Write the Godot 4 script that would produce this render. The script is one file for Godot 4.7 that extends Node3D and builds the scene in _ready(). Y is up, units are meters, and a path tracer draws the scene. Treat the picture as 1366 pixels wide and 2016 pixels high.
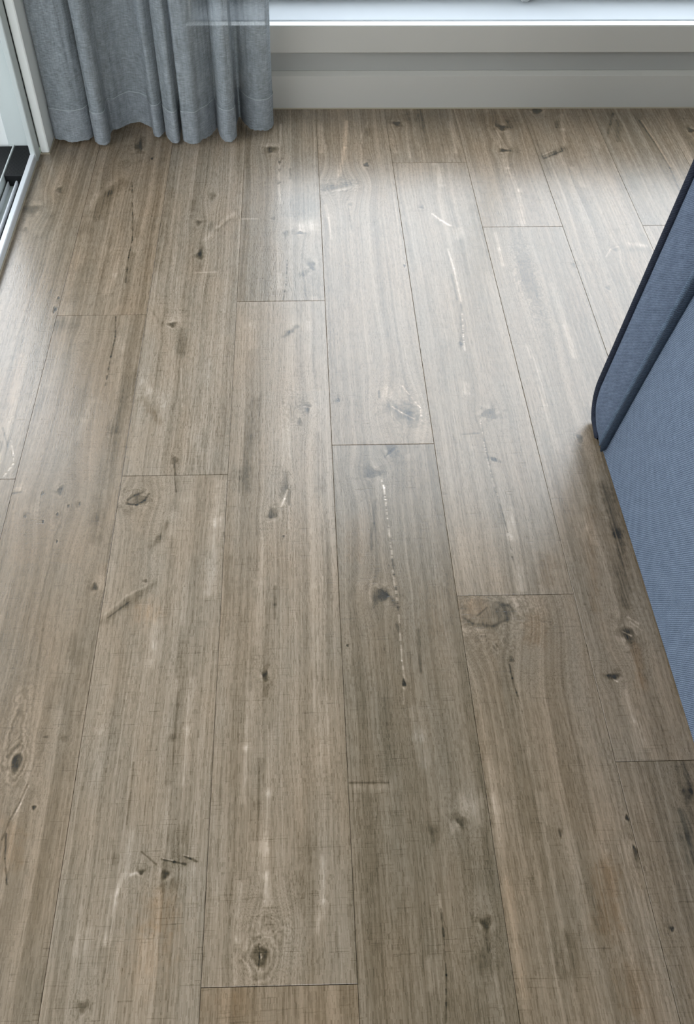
extends Node3D
# A corner of a living room seen from above: wood plank floor, window wall, sliding door, curtain, sofa.

const PW := 0.19            # plank width
const GAP := 0.00027
const END_GAP := 0.0004
var M := {}                 # materials
var rng := RandomNumberGenerator.new()

# ------------------------------------------------------------------ helpers
func surf() -> SurfaceTool:
	var st := SurfaceTool.new()
	st.begin(Mesh.PRIMITIVE_TRIANGLES)
	return st

func obj(called: String, st: SurfaceTool, m: Material, parent: Node = self, tangents := false) -> MeshInstance3D:
	if tangents:
		st.generate_tangents()
	var o := MeshInstance3D.new()
	o.name = called
	o.mesh = st.commit()
	o.material_override = m
	o.cast_shadow = GeometryInstance3D.SHADOW_CASTING_SETTING_ON
	parent.add_child(o, true)
	return o

func base(called: String, at := Vector3.ZERO, turn := 0.0) -> Node3D:
	var o := Node3D.new()
	o.name = called
	add_child(o, true)
	o.position = at
	o.rotation.y = turn
	return o

func struct(o: Node, label: String, category: String) -> void:
	o.set_meta("kind", "structure")
	o.set_meta("label", label)
	o.set_meta("category", category)

func tri(st: SurfaceTool, a: Vector3, b: Vector3, c: Vector3, out: Vector3, uv := Vector2.ONE) -> void:
	var n := (b - a).cross(c - a).normalized()
	var p := [a, b, c]
	if n.dot(out) > 0.0:
		p = [a, c, b]
	else:
		n = -n
	var ax := n.abs()
	for v: Vector3 in p:
		st.set_normal(n)
		var t := Vector2(v.x, v.z)
		if ax.x > ax.y and ax.x > ax.z:
			t = Vector2(v.z, v.y)
		elif ax.z > ax.y:
			t = Vector2(v.x, v.y)
		st.set_uv(t * uv)
		st.add_vertex(v)

func quad(st: SurfaceTool, a: Vector3, b: Vector3, c: Vector3, d: Vector3, out: Vector3) -> void:
	tri(st, a, b, c, out)
	tri(st, a, c, d, out)

# a box from lo to hi with chamfered edges
func box(st: SurfaceTool, lo: Vector3, hi: Vector3, e := 0.002) -> SurfaceTool:
	var c := (lo + hi) / 2.0
	var h := (hi - lo) / 2.0
	e = minf(e, minf(h.x, minf(h.y, h.z)) * 0.9)
	var corner := func(sx: int, sy: int, sz: int, face: int) -> Vector3:
		var v := Vector3(sx * (h.x - e), sy * (h.y - e), sz * (h.z - e))
		if face == 0: v.x = sx * h.x
		elif face == 1: v.y = sy * h.y
		else: v.z = sz * h.z
		return c + v
	for s in [-1, 1]:
		quad(st, corner.call(s, -1, -1, 0), corner.call(s, 1, -1, 0), corner.call(s, 1, 1, 0), corner.call(s, -1, 1, 0), Vector3(s, 0, 0))
		quad(st, corner.call(-1, s, -1, 1), corner.call(1, s, -1, 1), corner.call(1, s, 1, 1), corner.call(-1, s, 1, 1), Vector3(0, s, 0))
		quad(st, corner.call(-1, -1, s, 2), corner.call(1, -1, s, 2), corner.call(1, 1, s, 2), corner.call(-1, 1, s, 2), Vector3(0, 0, s))
		for r in [-1, 1]:
			quad(st, corner.call(s, r, -1, 0), corner.call(s, r, 1, 0), corner.call(s, r, 1, 1), corner.call(s, r, -1, 1), Vector3(s, r, 0))
			quad(st, corner.call(s, -1, r, 0), corner.call(s, 1, r, 0), corner.call(s, 1, r, 2), corner.call(s, -1, r, 2), Vector3(s, 0, r))
			quad(st, corner.call(-1, s, r, 1), corner.call(1, s, r, 1), corner.call(1, s, r, 2), corner.call(-1, s, r, 2), Vector3(0, s, r))
			for q in [-1, 1]:
				tri(st, corner.call(s, r, q, 0), corner.call(s, r, q, 1), corner.call(s, r, q, 2), Vector3(s, r, q))
	return st

func slab(called: String, lo: Vector3, hi: Vector3, m: Material, parent: Node = self, e := 0.002) -> MeshInstance3D:
	return obj(called, box(surf(), lo, hi, e), m, parent)

# a smooth sheet: rows of points (each row the same length), uv given per point
func sheet(st: SurfaceTool, rows: Array, uvs: Array, out := Vector3.ZERO) -> void:
	var w: int = rows[0].size()
	var first := []
	for r in rows.size():
		for k in w:
			st.set_smooth_group(0)
			st.set_uv(uvs[r][k])
			st.add_vertex(rows[r][k])
	var flip := false
	if out != Vector3.ZERO:
		var a: Vector3 = rows[rows.size() / 2][w / 2]
		var b: Vector3 = rows[rows.size() / 2][w / 2 - 1]
		var c: Vector3 = rows[rows.size() / 2 - 1][w / 2]
		flip = (b - a).cross(c - a).dot(out) < 0.0
	for r in rows.size() - 1:
		for k in w - 1:
			var i := r * w + k
			for t: Array in [[i, i + 1, i + w], [i + 1, i + w + 1, i + w]]:
				if flip:
					t = [t[0], t[2], t[1]]
				for x: int in t:
					st.add_index(x)
	st.generate_normals()

# a round cord along points
func cord(st: SurfaceTool, pts: PackedVector3Array, r: float, flat := 1.0, side := Vector3.ZERO) -> SurfaceTool:
	var rows := []
	var uvs := []
	var run := 0.0
	for i in pts.size():
		var t := (pts[mini(i + 1, pts.size() - 1)] - pts[maxi(i - 1, 0)]).normalized()
		var n := t.cross(Vector3.BACK if side == Vector3.ZERO else side).normalized()
		var b := n.cross(t).normalized()
		if i > 0:
			run += pts[i].distance_to(pts[i - 1])
		var row := []
		var u := []
		var rr := r * (0.35 if i == 0 or i == pts.size() - 1 else 1.0)
		for k in 13:
			var a := TAU * k / 12.0
			row.append(pts[i] + n * cos(a) * rr + b * sin(a) * rr * flat)
			u.append(Vector2(k / 12.0 * r * 6.0, run))
		rows.append(row)
		uvs.append(u)
	sheet(st, rows, uvs)
	return st

func mat(c: Color, rough := 0.6, spec := 0.5) -> StandardMaterial3D:
	var m := StandardMaterial3D.new()
	m.albedo_color = c
	m.roughness = rough
	m.metallic_specular = spec
	return m

func noise(sd: int, freq: float, octaves := 3, kind := FastNoiseLite.TYPE_SIMPLEX_SMOOTH) -> FastNoiseLite:
	var n := FastNoiseLite.new()
	n.seed = sd
	n.noise_type = kind
	n.frequency = freq
	n.fractal_octaves = octaves
	return n

# noise as a table of numbers from -1 to 1
func table(n: FastNoiseLite, w: int, h: int) -> PackedFloat32Array:
	var t := PackedFloat32Array()
	var b := n.get_image(w, h, false, false, true).get_data()
	t.resize(w * h)
	for i in w * h:
		t[i] = b[i] / 127.5 - 1.0
	return t

# ------------------------------------------------------------------ wood
# What each plank shows: knots kn(x, y, half width, half length, depth, rings) and marks st(x0, y0, x1, y1, width, tone, warmth, dots),
# in millimetres from the plank's far corner; some tones also paint in glints and shade.
var grain := {}
var now := ""

func begin(p: String) -> void:
	now = p
	grain[p] = {"k": [], "s": []}

func kn(x: float, y: float, a: float, b: float, d: float, rings: int) -> void:
	grain[now].k.append([x, y, maxf(a, 1.6), maxf(b, 1.6), d, rings])

func st(x0: float, y0: float, x1: float, y1: float, w: float, d: float, warm: float, dots: int) -> void:
	grain[now].s.append([x0, y0, x1, y1, maxf(w, 0.55), d, warm, dots])

func describe_grain() -> void:
	begin("0a")
	kn(64, 463, 17.1, 17.6, 0.3, 0); kn(118, 376, 5.0, 11.5, 0.4, 0); st(119, 385, 116, 492, 10.5, -0.12, 0, 0)
	st(116, 492, 109, 582, 10.4, -0.12, 0, 0); kn(64, 548, 3.6, 8.4, 0.35, 0); kn(182, 848, 4.4, 10.3, 0.45, 0)
	kn(183, 808, 2.7, 5.3, 0.4, 0); st(94, 576, 120, 752, 11.3, -0.08, 0, 0); st(163, 1234, 174, 1267, 1.5, 0.4, 0, 1)
	st(174, 1267, 179, 1293, 1.4, 0.4, 0, 1); st(179, 1293, 168, 1323, 1.7, 0.4, 0, 1); st(140, 1159, 144, 1201, 6.8, 0.16, 0, 0)
	st(142, 1201, 160, 1249, 1.8, -0.3, 0, 0); st(147, 1241, 151, 1261, 7.3, -0.2, 0, 0); st(137, 996, 142, 1129, 6.2, 0.1, 0.02, 0)
	begin("0b")
	begin("1a")
	kn(103, 191, 9.3, 28.7, 0.4, 0); st(79, 123, 80, 132, 24.2, -0.12, 0.02, 0); kn(76, 287, 12.9, 22.2, 0.08, 1)
	st(77, 371, 51, 419, 15.8, -0.16, 0, 0); st(51, 419, 30, 521, 12.7, -0.16, 0, 0); st(19, 567, 21, 580, 14.1, -0.15, 0, 0)
	st(58, 364, 29, 423, 6.8, 0.14, 0, 0); st(29, 423, 8, 483, 6.3, 0.14, 0, 0); st(103, 371, 123, 546, 1.4, -0.45, 0, 2)
	st(123, 546, 130, 619, 1.5, -0.45, 0, 2); st(130, 619, 129, 688, 1.4, -0.45, 0, 2); st(129, 688, 132, 781, 1.4, -0.45, 0, 2)
	st(137, 616, 141, 661, 4.7, 0.14, 0, 0); st(77, 655, 78, 665, 10.3, 0.12, 0, 0); st(40, 552, 42, 566, 9.5, 0.08, 0, 0)
	st(30, 727, 22, 842, 10.7, -0.12, 0, 0); kn(142, 258, 2.7, 5.1, 0.5, 0); st(106, 694, 104, 751, 4.1, 0.14, 0, 0)
	st(104, 751, 93, 818, 4.3, 0.14, 0, 0); st(111, 420, 130, 531, 4.9, 0.12, 0, 0)
	begin("1b")
	st(125, 5, 132, 72, 1.4, -0.45, 0, 2); st(132, 72, 130, 133, 1.4, -0.45, 0, 2); st(130, 133, 130, 218, 1.3, -0.45, 0, 2)
	st(143, 79, 146, 107, 5.2, 0.15, 0, 0); st(16, 33, 18, 33, 21.5, -0.16, -0.03, 0); kn(71, 101, 9.4, 14.3, 0.05, 1)
	st(180, 192, 162, 341, 12.4, -0.15, 0, 0); st(162, 341, 156, 474, 11.5, -0.15, 0, 0); st(108, 263, 101, 313, 4.7, 0.14, 0, 0)
	st(101, 313, 95, 363, 4.5, 0.14, 0, 0); st(87, 233, 76, 302, 7.5, -0.08, 0, 0); st(21, 232, 6, 291, 10.1, -0.1, 0, 0)
	kn(85, 490, 3.6, 8.4, 0.5, 1); kn(86, 519, 19.6, 30.3, 0.02, 1); kn(54, 497, 1.8, 3.5, 0.5, 0)
	kn(104, 526, 1.8, 3.5, 0.5, 0); kn(88, 544, 1.7, 3.4, 0.5, 0); kn(123, 521, 1.8, 3.5, 0.5, 0)
	kn(33, 547, 1.8, 3.4, 0.5, 0); kn(66, 560, 1.7, 3.4, 0.5, 0); kn(97, 604, 1.7, 3.2, 0.5, 0)
	st(11, 484, 11, 486, 7.1, 0.22, 0, 0); st(1, 495, 15, 493, 2.5, -0.35, 0, 0); st(42, 532, 43, 534, 7.9, 0.12, 0, 0)
	kn(173, 699, 4.1, 6.0, 0.5, 0); st(182, 680, 184, 697, 5.0, 0.14, 0, 0); st(157, 503, 157, 555, 11.6, -0.13, 0, 0)
	st(157, 555, 160, 602, 11.3, -0.13, 0, 0); st(156, 796, 160, 825, 10.9, -0.1, 0, 0); kn(103, 996, 6.5, 12.9, 0.5, 3)
	kn(93, 950, 6.6, 27.0, 0.02, 3); st(124, 1029, 118, 1055, 1.2, -0.3, 0, 0); st(118, 1055, 110, 1077, 1.1, -0.3, 0, 0)
	st(110, 1077, 104, 1105, 1.1, -0.3, 0, 0); st(126, 1031, 120, 1057, 1.1, 0.25, 0, 0); st(120, 1057, 113, 1078, 1.1, 0.25, 0, 0)
	kn(139, 1062, 2.8, 2.8, 0.55, 0); kn(164, 961, 2.9, 2.3, 0.4, 0); kn(138, 959, 3.6, 2.0, 0.25, 0)
	st(113, 1091, 121, 1129, 15.8, -0.04, 0.05, 0); st(108, 1097, 113, 1130, 1.0, -0.4, 0, 0); st(113, 1130, 122, 1163, 1.0, -0.4, 0, 0)
	st(186, 1283, 188, 1292, 18.1, -0.08, -0.02, 0); st(146, 869, 151, 903, 11.1, -0.08, 0, 0); st(130, 999, 135, 1025, 5.6, 0.1, 0, 0)
	begin("2a")
	kn(100, 657, 5.2, 15.7, 0.5, 0); kn(89, 530, 7.2, 10.6, 0.25, 0); st(171, 491, 137, 548, 4.8, 0.18, 0, 0)
	st(137, 548, 109, 601, 4.5, 0.18, 0, 0); st(163, 518, 131, 566, 4.0, -0.2, 0, 0); st(119, 544, 120, 554, 15.5, -0.15, -0.03, 0)
	kn(116, 416, 7.5, 13.6, 0.25, 0); st(68, 440, 70, 472, 8.6, -0.15, 0, 0); st(96, 726, 140, 725, 2.3, 0.2, 0, 0)
	kn(57, 907, 6.4, 7.5, 0.5, 1); st(62, 890, 66, 890, 10.0, 0.15, 0, 0); st(72, 929, 82, 993, 12.5, -0.18, -0.03, 0)
	st(13, 1082, 34, 1110, 6.6, 0.14, 0, 0); st(34, 1110, 60, 1149, 6.4, 0.14, 0, 0); st(18, 1132, 36, 1164, 7.2, -0.15, 0.02, 0)
	st(36, 1164, 55, 1197, 7.1, -0.15, 0.02, 0); kn(92, 1295, 4.1, 7.6, 0.45, 1); st(92, 1305, 95, 1331, 1.4, -0.4, 0, 0)
	st(134, 1286, 138, 1325, 2.7, -0.16, 0, 0); st(139, 1218, 142, 1262, 4.7, -0.1, 0, 0); st(121, 1211, 123, 1241, 5.7, 0.12, 0, 0)
	st(124, 951, 130, 1060, 26.7, 0.05, -0.02, 0); st(85, 1043, 95, 1154, 1.5, 0.15, 0, 0); st(8, 857, 35, 908, 3.5, -0.12, 0, 0)
	begin("2b")
	kn(32, 54, 16.1, 11.8, 0.3, 2); st(16, 65, 33, 68, 2.3, -0.4, 0, 0); st(33, 68, 46, 58, 2.3, -0.4, 0, 0)
	st(46, 58, 52, 43, 2.0, -0.4, 0, 0); st(17, 56, 28, 46, 1.8, -0.3, 0, 0); st(28, 46, 42, 38, 2.0, -0.3, 0, 0)
	st(23, 58, 41, 49, 3.6, 0.16, 0, 0); st(20, 82, 30, 82, 8.0, -0.1, 0, 0); st(94, 2, 100, 39, 1.3, -0.35, 0, 0)
	st(89, 111, 80, 139, 5.6, -0.24, 0, 0); st(80, 139, 69, 159, 5.9, -0.24, 0, 0); st(6, 306, 39, 274, 8.6, -0.22, 0.0, 0)
	st(39, 274, 77, 238, 8.7, -0.22, 0.0, 0); st(6, 294, 38, 258, 2.4, 0.14, 0, 0); st(38, 258, 75, 234, 2.5, 0.14, 0, 0)
	st(12, 300, 43, 270, 1.4, -0.28, 0, 0); kn(64, 230, 3.3, 3.0, 0.35, 0); st(180, 19, 175, 110, 7.2, 0.17, 0, 0)
	st(175, 110, 170, 254, 6.8, 0.17, 0, 0); st(99, 88, 100, 133, 4.3, 0.16, 0, 0); st(121, 58, 122, 61, 5.3, 0.18, 0, 0)
	st(72, 290, 72, 293, 14.4, 0.02, 0.05, 0); st(88, 311, 90, 352, 4.0, 0.16, 0, 0); st(90, 352, 90, 387, 4.0, 0.16, 0, 0)
	st(129, 321, 129, 406, 5.5, -0.12, 0, 0); st(22, 412, 24, 494, 3.8, 0.14, 0, 0); st(24, 494, 25, 571, 3.6, 0.14, 0, 0)
	st(153, 415, 152, 497, 4.5, 0.16, 0, 0); st(152, 497, 151, 574, 4.4, 0.16, 0, 0); st(133, 435, 131, 504, 4.4, -0.14, 0, 0)
	st(131, 504, 129, 573, 4.3, -0.14, 0, 0); st(78, 542, 79, 586, 1.2, -0.28, 0, 0); st(79, 586, 78, 630, 1.1, -0.28, 0, 0)
	kn(104, 693, 3.9, 3.2, 0.5, 0); st(91, 696, 99, 693, 2.0, 0.3, 0, 0); kn(136, 696, 5.3, 5.8, 0.42, 1)
	st(129, 677, 146, 681, 1.2, -0.45, 0, 0); st(146, 681, 161, 684, 1.2, -0.45, 0, 0); st(131, 676, 144, 679, 0.8, 0.4, 0, 0)
	st(159, 674, 167, 677, 1.3, -0.4, 0, 0); st(167, 677, 176, 681, 1.4, -0.4, 0, 0); st(157, 672, 164, 674, 0.8, 0.35, 0, 0)
	st(135, 676, 160, 677, 10.4, -0.14, 0, 0); st(102, 667, 122, 683, 1.0, -0.3, 0, 0); st(148, 650, 156, 650, 14.8, -0.12, 0, 0)
	st(133, 707, 147, 708, 7.6, -0.16, 0, 0); st(168, 693, 168, 693, 5.6, 0.12, 0, 0); st(136, 671, 136, 674, 2.7, 0.2, 0, 0)
	st(84, 642, 83, 694, 3.7, 0.15, 0, 0); st(83, 694, 73, 722, 3.7, 0.15, 0, 0); st(73, 722, 68, 777, 3.5, 0.15, 0, 0)
	st(79, 695, 72, 745, 2.7, 0.1, 0, 0); st(67, 673, 68, 681, 3.4, -0.2, 0, 0); st(133, 736, 134, 741, 25.7, -0.07, 0.04, 0)
	st(40, 768, 42, 782, 7.4, 0.14, 0, 0); st(70, 773, 70, 775, 4.4, 0.18, 0, 0); kn(50, 848, 4.2, 4.8, 0.45, 1)
	st(122, 793, 122, 793, 36.0, -0.02, 0.03, 0); st(120, 775, 121, 832, 4.4, 0.1, 0, 0)
	begin("3a")
	st(93, 87, 90, 288, 2.9, 0.2, 0, 0); st(90, 288, 88, 375, 2.8, 0.2, 0, 0); st(88, 375, 93, 472, 2.8, 0.2, 0, 0)
	kn(90, 283, 3.3, 9.9, 0.4, 0); kn(90, 320, 2.6, 7.3, 0.3, 0); kn(88, 378, 3.8, 7.1, 0.4, 0)
	kn(69, 217, 12.0, 12.9, 0.4, 0); st(57, 192, 64, 192, 13.0, 0.16, 0, 0); st(117, 315, 117, 360, 3.2, -0.2, 0, 0)
	st(1, 537, 40, 537, 2.8, 0.2, 0, 0); st(154, 488, 162, 488, 52.2, -0.1, -0.04, 0); st(151, 568, 163, 568, 14.7, 0.3, 0, 0)
	kn(139, 597, 7.2, 6.2, 0.4, 0); kn(105, 598, 6.0, 10.3, 0.25, 0); kn(163, 723, 8.0, 13.4, 0.4, 0)
	st(162, 740, 139, 760, 6.4, -0.28, 0, 0); st(166, 773, 165, 825, 17.8, -0.13, -0.02, 0); st(109, 698, 105, 796, 1.7, -0.32, 0, 1)
	st(105, 796, 99, 850, 1.7, -0.32, 0, 1); st(91, 756, 92, 803, 4.4, 0.16, 0, 0); kn(75, 537, 4.9, 5.3, 0.25, 0)
	begin("3b")
	st(102, 117, 115, 101, 5.3, -0.32, 0, 0); st(115, 101, 128, 86, 5.4, -0.32, 0, 0); st(133, 81, 136, 82, 13.2, 0.14, 0, 0)
	st(33, 12, 32, 80, 7.5, 0.16, 0, 0); st(32, 80, 33, 146, 7.4, 0.16, 0, 0); kn(117, 325, 10.7, 30.8, 0.06, 2)
	kn(146, 330, 5.8, 9.8, 0.45, 1); st(140, 326, 151, 329, 2.2, 0.4, 0, 0); kn(131, 366, 3.3, 8.1, 0.35, 0)
	st(46, 306, 38, 405, 11.7, -0.14, 0, 0); st(38, 405, 28, 508, 11.3, -0.14, 0, 0); st(28, 495, 29, 530, 14.5, -0.15, -0.03, 0)
	st(102, 389, 102, 475, 7.5, 0.12, 0, 0); st(170, 287, 167, 387, 4.8, 0.16, 0, 0); kn(103, 538, 8.1, 23.8, 0.22, 1)
	st(107, 538, 102, 558, 2.0, 0.4, 0, 0); st(102, 558, 96, 575, 2.1, 0.4, 0, 0); kn(81, 593, 7.0, 9.1, 0.5, 1)
	st(110, 575, 109, 625, 1.4, 0.25, 0, 0); st(63, 645, 59, 739, 4.2, 0.14, 0, 0); st(59, 739, 58, 850, 4.1, 0.14, 0, 0)
	st(165, 563, 158, 741, 6.1, 0.12, 0, 0); st(158, 741, 152, 882, 5.6, 0.12, 0, 0); st(86, 745, 86, 779, 2.4, -0.26, 0, 0)
	st(86, 779, 86, 805, 2.4, -0.26, 0, 0); kn(100, 641, 1.8, 2.2, 0.5, 0); kn(72, 906, 4.2, 8.6, 0.5, 1)
	st(73, 919, 73, 938, 4.6, -0.15, 0, 0); st(52, 936, 47, 1021, 3.7, 0.16, 0, 0); st(47, 1021, 43, 1099, 3.6, 0.16, 0, 0)
	st(84, 998, 79, 1089, 3.6, 0.14, 0, 0); st(79, 1089, 72, 1172, 3.4, 0.14, 0, 0); st(162, 951, 157, 1046, 7.4, 0.12, 0, 0)
	st(67, 1044, 64, 1103, 6.3, -0.14, 0, 0); st(64, 1103, 62, 1148, 6.2, -0.14, 0, 0); st(126, 1157, 126, 1177, 12.1, -0.14, 0, 0)
	st(146, 917, 145, 967, 2.2, 0.12, 0, 0); st(75, 1144, 75, 1198, 4.0, 0.2, 0, 0); st(75, 1198, 80, 1233, 3.9, 0.2, 0, 0)
	st(151, 1179, 151, 1234, 3.3, 0.18, 0, 0); st(151, 1234, 141, 1267, 3.2, 0.18, 0, 0); st(121, 1200, 121, 1234, 10.5, -0.1, 0, 0)
	kn(71, 1296, 8.8, 11.5, 0.38, 3); st(70, 1284, 72, 1297, 1.0, 0.5, 0, 1); st(72, 1297, 71, 1309, 1.0, 0.5, 0, 1)
	st(69, 1282, 70, 1297, 0.9, -0.4, 0, 0); st(70, 1297, 69, 1311, 0.9, -0.4, 0, 0); kn(82, 1261, 11.5, 9.6, 0.02, 2)
	st(43, 1209, 43, 1277, 3.2, 0.16, 0, 0); st(43, 1277, 43, 1325, 3.1, 0.16, 0, 0); st(102, 325, 88, 406, 3.9, 0.08, 0, 0)
	st(9, 687, 11, 834, 11.5, -0.08, 0, 0); st(14, 1004, 11, 1183, 8.3, -0.08, 0, 0)
	begin("3c")
	st(24, 17, 44, 17, 16.1, 0, 0.03, 0)
	begin("4a")
	st(5, 414, 27, 401, 16.3, -0.16, 0, 0); st(27, 401, 47, 392, 17.2, -0.16, 0, 0); st(75, 385, 79, 385, 16.3, -0.2, -0.04, 0)
	st(8, 428, 59, 411, 4.0, 0.2, 0, 0); st(59, 411, 90, 397, 3.9, 0.2, 0, 0); st(36, 387, 48, 387, 9.3, 0.14, 0.02, 0)
	kn(49, 397, 27.8, 21.0, 0.05, 2); st(8, 89, 10, 230, 5.4, 0.16, 0, 0); st(51, 347, 70, 210, 3.4, 0.22, 0.03, 0)
	st(70, 210, 82, 71, 3.5, 0.22, 0.03, 0); kn(122, 297, 5.9, 9.9, 0.4, 0); st(134, 127, 134, 127, 18.2, -0.12, 0, 0)
	st(116, 159, 140, 77, 3.0, 0.12, 0, 0); kn(72, 478, 6.2, 6.7, 0.15, 1); st(66, 481, 68, 529, 1.7, -0.2, 0, 0)
	st(68, 529, 70, 586, 1.7, -0.2, 0, 0); st(11, 484, 18, 535, 3.2, 0.18, 0, 0); st(18, 535, 21, 623, 3.0, 0.18, 0, 0)
	kn(182, 730, 2.3, 5.7, 0.45, 0); kn(16, 1163, 2.7, 3.7, 0.6, 0); st(120, 1178, 141, 1199, 16.2, -0.2, -0.02, 0)
	st(141, 1199, 158, 1221, 15.6, -0.2, -0.02, 0); st(143, 1124, 161, 1162, 1.6, 0.4, 0, 1); st(161, 1162, 173, 1187, 1.6, 0.4, 0, 1)
	st(173, 1187, 173, 1223, 1.4, 0.4, 0, 1); st(120, 1183, 136, 1199, 1.8, 0.42, 0, 0); st(136, 1199, 158, 1216, 1.8, 0.42, 0, 0)
	st(115, 1139, 114, 1157, 9.9, 0.16, 0, 0); st(97, 1138, 96, 1157, 1.9, -0.3, 0, 0); kn(139, 1196, 21.5, 25.0, 0.03, 2)
	st(56, 843, 47, 1024, 12.8, 0.06, 0, 0); st(158, 1244, 164, 1245, 13.3, 0.1, 0, 0)
	begin("4b")
	kn(109, 15, 10.3, 14.1, 0.32, 1); st(96, 31, 114, 10, 1.7, -0.35, 0, 0); st(102, 29, 120, 12, 2.1, 0.25, 0, 0)
	st(119, 28, 143, 27, 6.3, 0.14, 0, 0); kn(70, 70, 13.8, 11.1, 0.4, 1); st(77, 74, 84, 82, 2.2, 0.4, 0, 1)
	st(84, 82, 89, 106, 1.8, 0.4, 0, 1); st(89, 106, 90, 141, 1.8, 0.4, 0, 1); st(88, 99, 89, 153, 1.6, 0.4, 0, 1)
	st(89, 153, 90, 176, 1.6, 0.4, 0, 1); st(90, 176, 91, 261, 1.6, 0.4, 0, 1); st(91, 286, 92, 324, 2.0, 0.5, 0, 1)
	st(92, 324, 93, 353, 1.9, 0.5, 0, 1); st(93, 373, 91, 456, 1.2, 0.38, 0, 2); st(91, 456, 92, 490, 1.2, 0.38, 0, 2)
	st(91, 261, 92, 294, 1.2, -0.3, 0, 0); st(92, 294, 93, 363, 1.2, -0.3, 0, 0); kn(68, 335, 11.5, 10.9, 0.42, 1)
	st(56, 317, 56, 317, 10.8, 0.18, 0, 0); st(76, 329, 88, 351, 3.5, -0.26, 0, 0); st(71, 135, 65, 186, 3.5, -0.16, 0, 0)
	st(65, 186, 57, 241, 3.5, -0.16, 0, 0); kn(91, 396, 2.8, 6.6, 0.35, 0); kn(9, 427, 1.7, 2.2, 0.55, 0)
	st(122, 402, 118, 475, 3.1, -0.22, 0, 0); st(35, 184, 32, 253, 17.2, -0.02, 0.035, 0); st(158, 333, 152, 395, 24.2, -0.03, 0.03, 0)
	kn(91, 494, 3.0, 6.8, 0.5, 0); st(90, 499, 87, 529, 1.6, 0.25, 0, 2); st(62, 523, 53, 633, 8.8, -0.12, 0, 0)
	st(2, 647, 56, 648, 1.5, -0.28, 0, 0); st(3, 654, 60, 654, 3.6, 0.1, 0, 0); st(98, 540, 102, 580, 6.8, 0.12, -0.03, 0)
	st(102, 580, 108, 624, 6.7, 0.12, -0.03, 0); st(110, 715, 109, 719, 10.9, -0.16, 0, 0); kn(150, 705, 4.8, 6.2, 0.42, 0)
	st(161, 682, 163, 682, 12.0, 0.2, 0, 0); st(140, 710, 139, 714, 4.8, 0.16, 0, 0); kn(164, 834, 5.1, 6.6, 0.48, 1)
	st(167, 849, 165, 858, 10.0, -0.16, 0, 0); st(158, 879, 158, 879, 15.6, -0.2, 0, 0); st(110, 816, 110, 857, 0.9, -0.5, 0, 2)
	st(110, 857, 108, 892, 0.8, -0.5, 0, 2); st(108, 892, 102, 943, 0.9, -0.5, 0, 2); st(110, 798, 110, 819, 1.3, 0.22, 0, 0)
	st(91, 878, 91, 906, 5.6, 0.13, 0, 0); st(135, 931, 135, 931, 24.0, -0.1, 0, 0); st(20, 454, 26, 617, 10.5, -0.06, 0, 0)
	st(21, 676, 15, 907, 10.5, -0.06, 0, 0); st(167, 745, 163, 776, 19.9, -0.08, 0, 0)
	begin("5a")
	kn(26, 87, 9.7, 11.1, 0.4, 0); st(13, 79, 10, 238, 5.5, 0.14, 0, 0); st(54, 79, 46, 264, 4.1, 0.1, 0, 0)
	st(70, 57, 84, 57, 39.0, -0.12, 0, 0); st(170, 81, 169, 241, 4.1, 0.14, 0, 0)  # widest dark mark paints in the shade along the wall
	begin("5b")
	st(109, 15, 99, 125, 3.8, -0.14, 0, 0); st(116, 15, 112, 109, 5.2, 0.18, 0, 0); kn(54, 205, 4.9, 5.5, 0.3, 0)
	st(77, 234, 95, 262, 2.7, 0.4, 0, 0); st(95, 262, 114, 284, 3.0, 0.4, 0, 0); st(132, 302, 129, 329, 7.2, 0.18, 0, 0)
	st(97, 378, 102, 452, 2.2, 0.3, 0, 0); st(102, 452, 103, 570, 2.0, 0.3, 0, 0); st(94, 474, 96, 565, 1.7, -0.2, 0, 0)
	st(102, 595, 93, 689, 1.6, 0.4, 0, 1); st(93, 689, 91, 733, 1.6, 0.4, 0, 1); st(101, 583, 86, 713, 3.2, -0.16, 0, 0)
	kn(85, 711, 3.2, 6.4, 0.3, 0); st(80, 831, 77, 859, 4.0, 0.2, 0, 0); kn(114, 915, 11.7, 12.4, 0.34, 1)
	st(55, 969, 87, 967, 2.1, -0.22, 0, 0); st(94, 930, 93, 977, 1.3, 0.35, 0, 1); st(93, 977, 93, 1027, 1.4, 0.35, 0, 1)
	st(93, 1027, 95, 1088, 1.3, 0.35, 0, 1); st(95, 1088, 98, 1125, 1.2, 0.35, 0, 1); st(95, 937, 94, 1035, 1.1, -0.22, 0, 0)
	st(94, 1035, 96, 1120, 1.1, -0.22, 0, 0); st(93, 1027, 105, 1034, 3.8, -0.36, 0, 0); st(105, 1034, 115, 1040, 3.7, -0.36, 0, 0)
	st(98, 1125, 103, 1203, 1.1, -0.3, 0, 2); st(103, 1203, 102, 1255, 1.1, -0.3, 0, 2); st(102, 1255, 104, 1282, 1.2, -0.3, 0, 2)
	st(96, 1195, 102, 1217, 3.7, 0.12, 0, 0); st(102, 1217, 114, 1175, 3.4, 0.12, 0, 0); st(118, 1150, 114, 1217, 3.6, 0.14, 0, 0)
	st(114, 1278, 107, 1317, 4.9, 0.12, 0, 0); st(158, 1260, 149, 1306, 13.2, -0.1, 0.03, 0); st(52, 705, 36, 846, 12.2, -0.05, -0.02, 0)
	st(32, 1220, 22, 1294, 13.5, 0.07, 0, 0)
	begin("5c")
	kn(45, 35, 40.5, 26.7, 0.08, 2); st(19, 21, 27, 21, 13.4, 0.06, 0.05, 0); st(5, 41, 18, 53, 2.8, -0.24, 0, 0)
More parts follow.
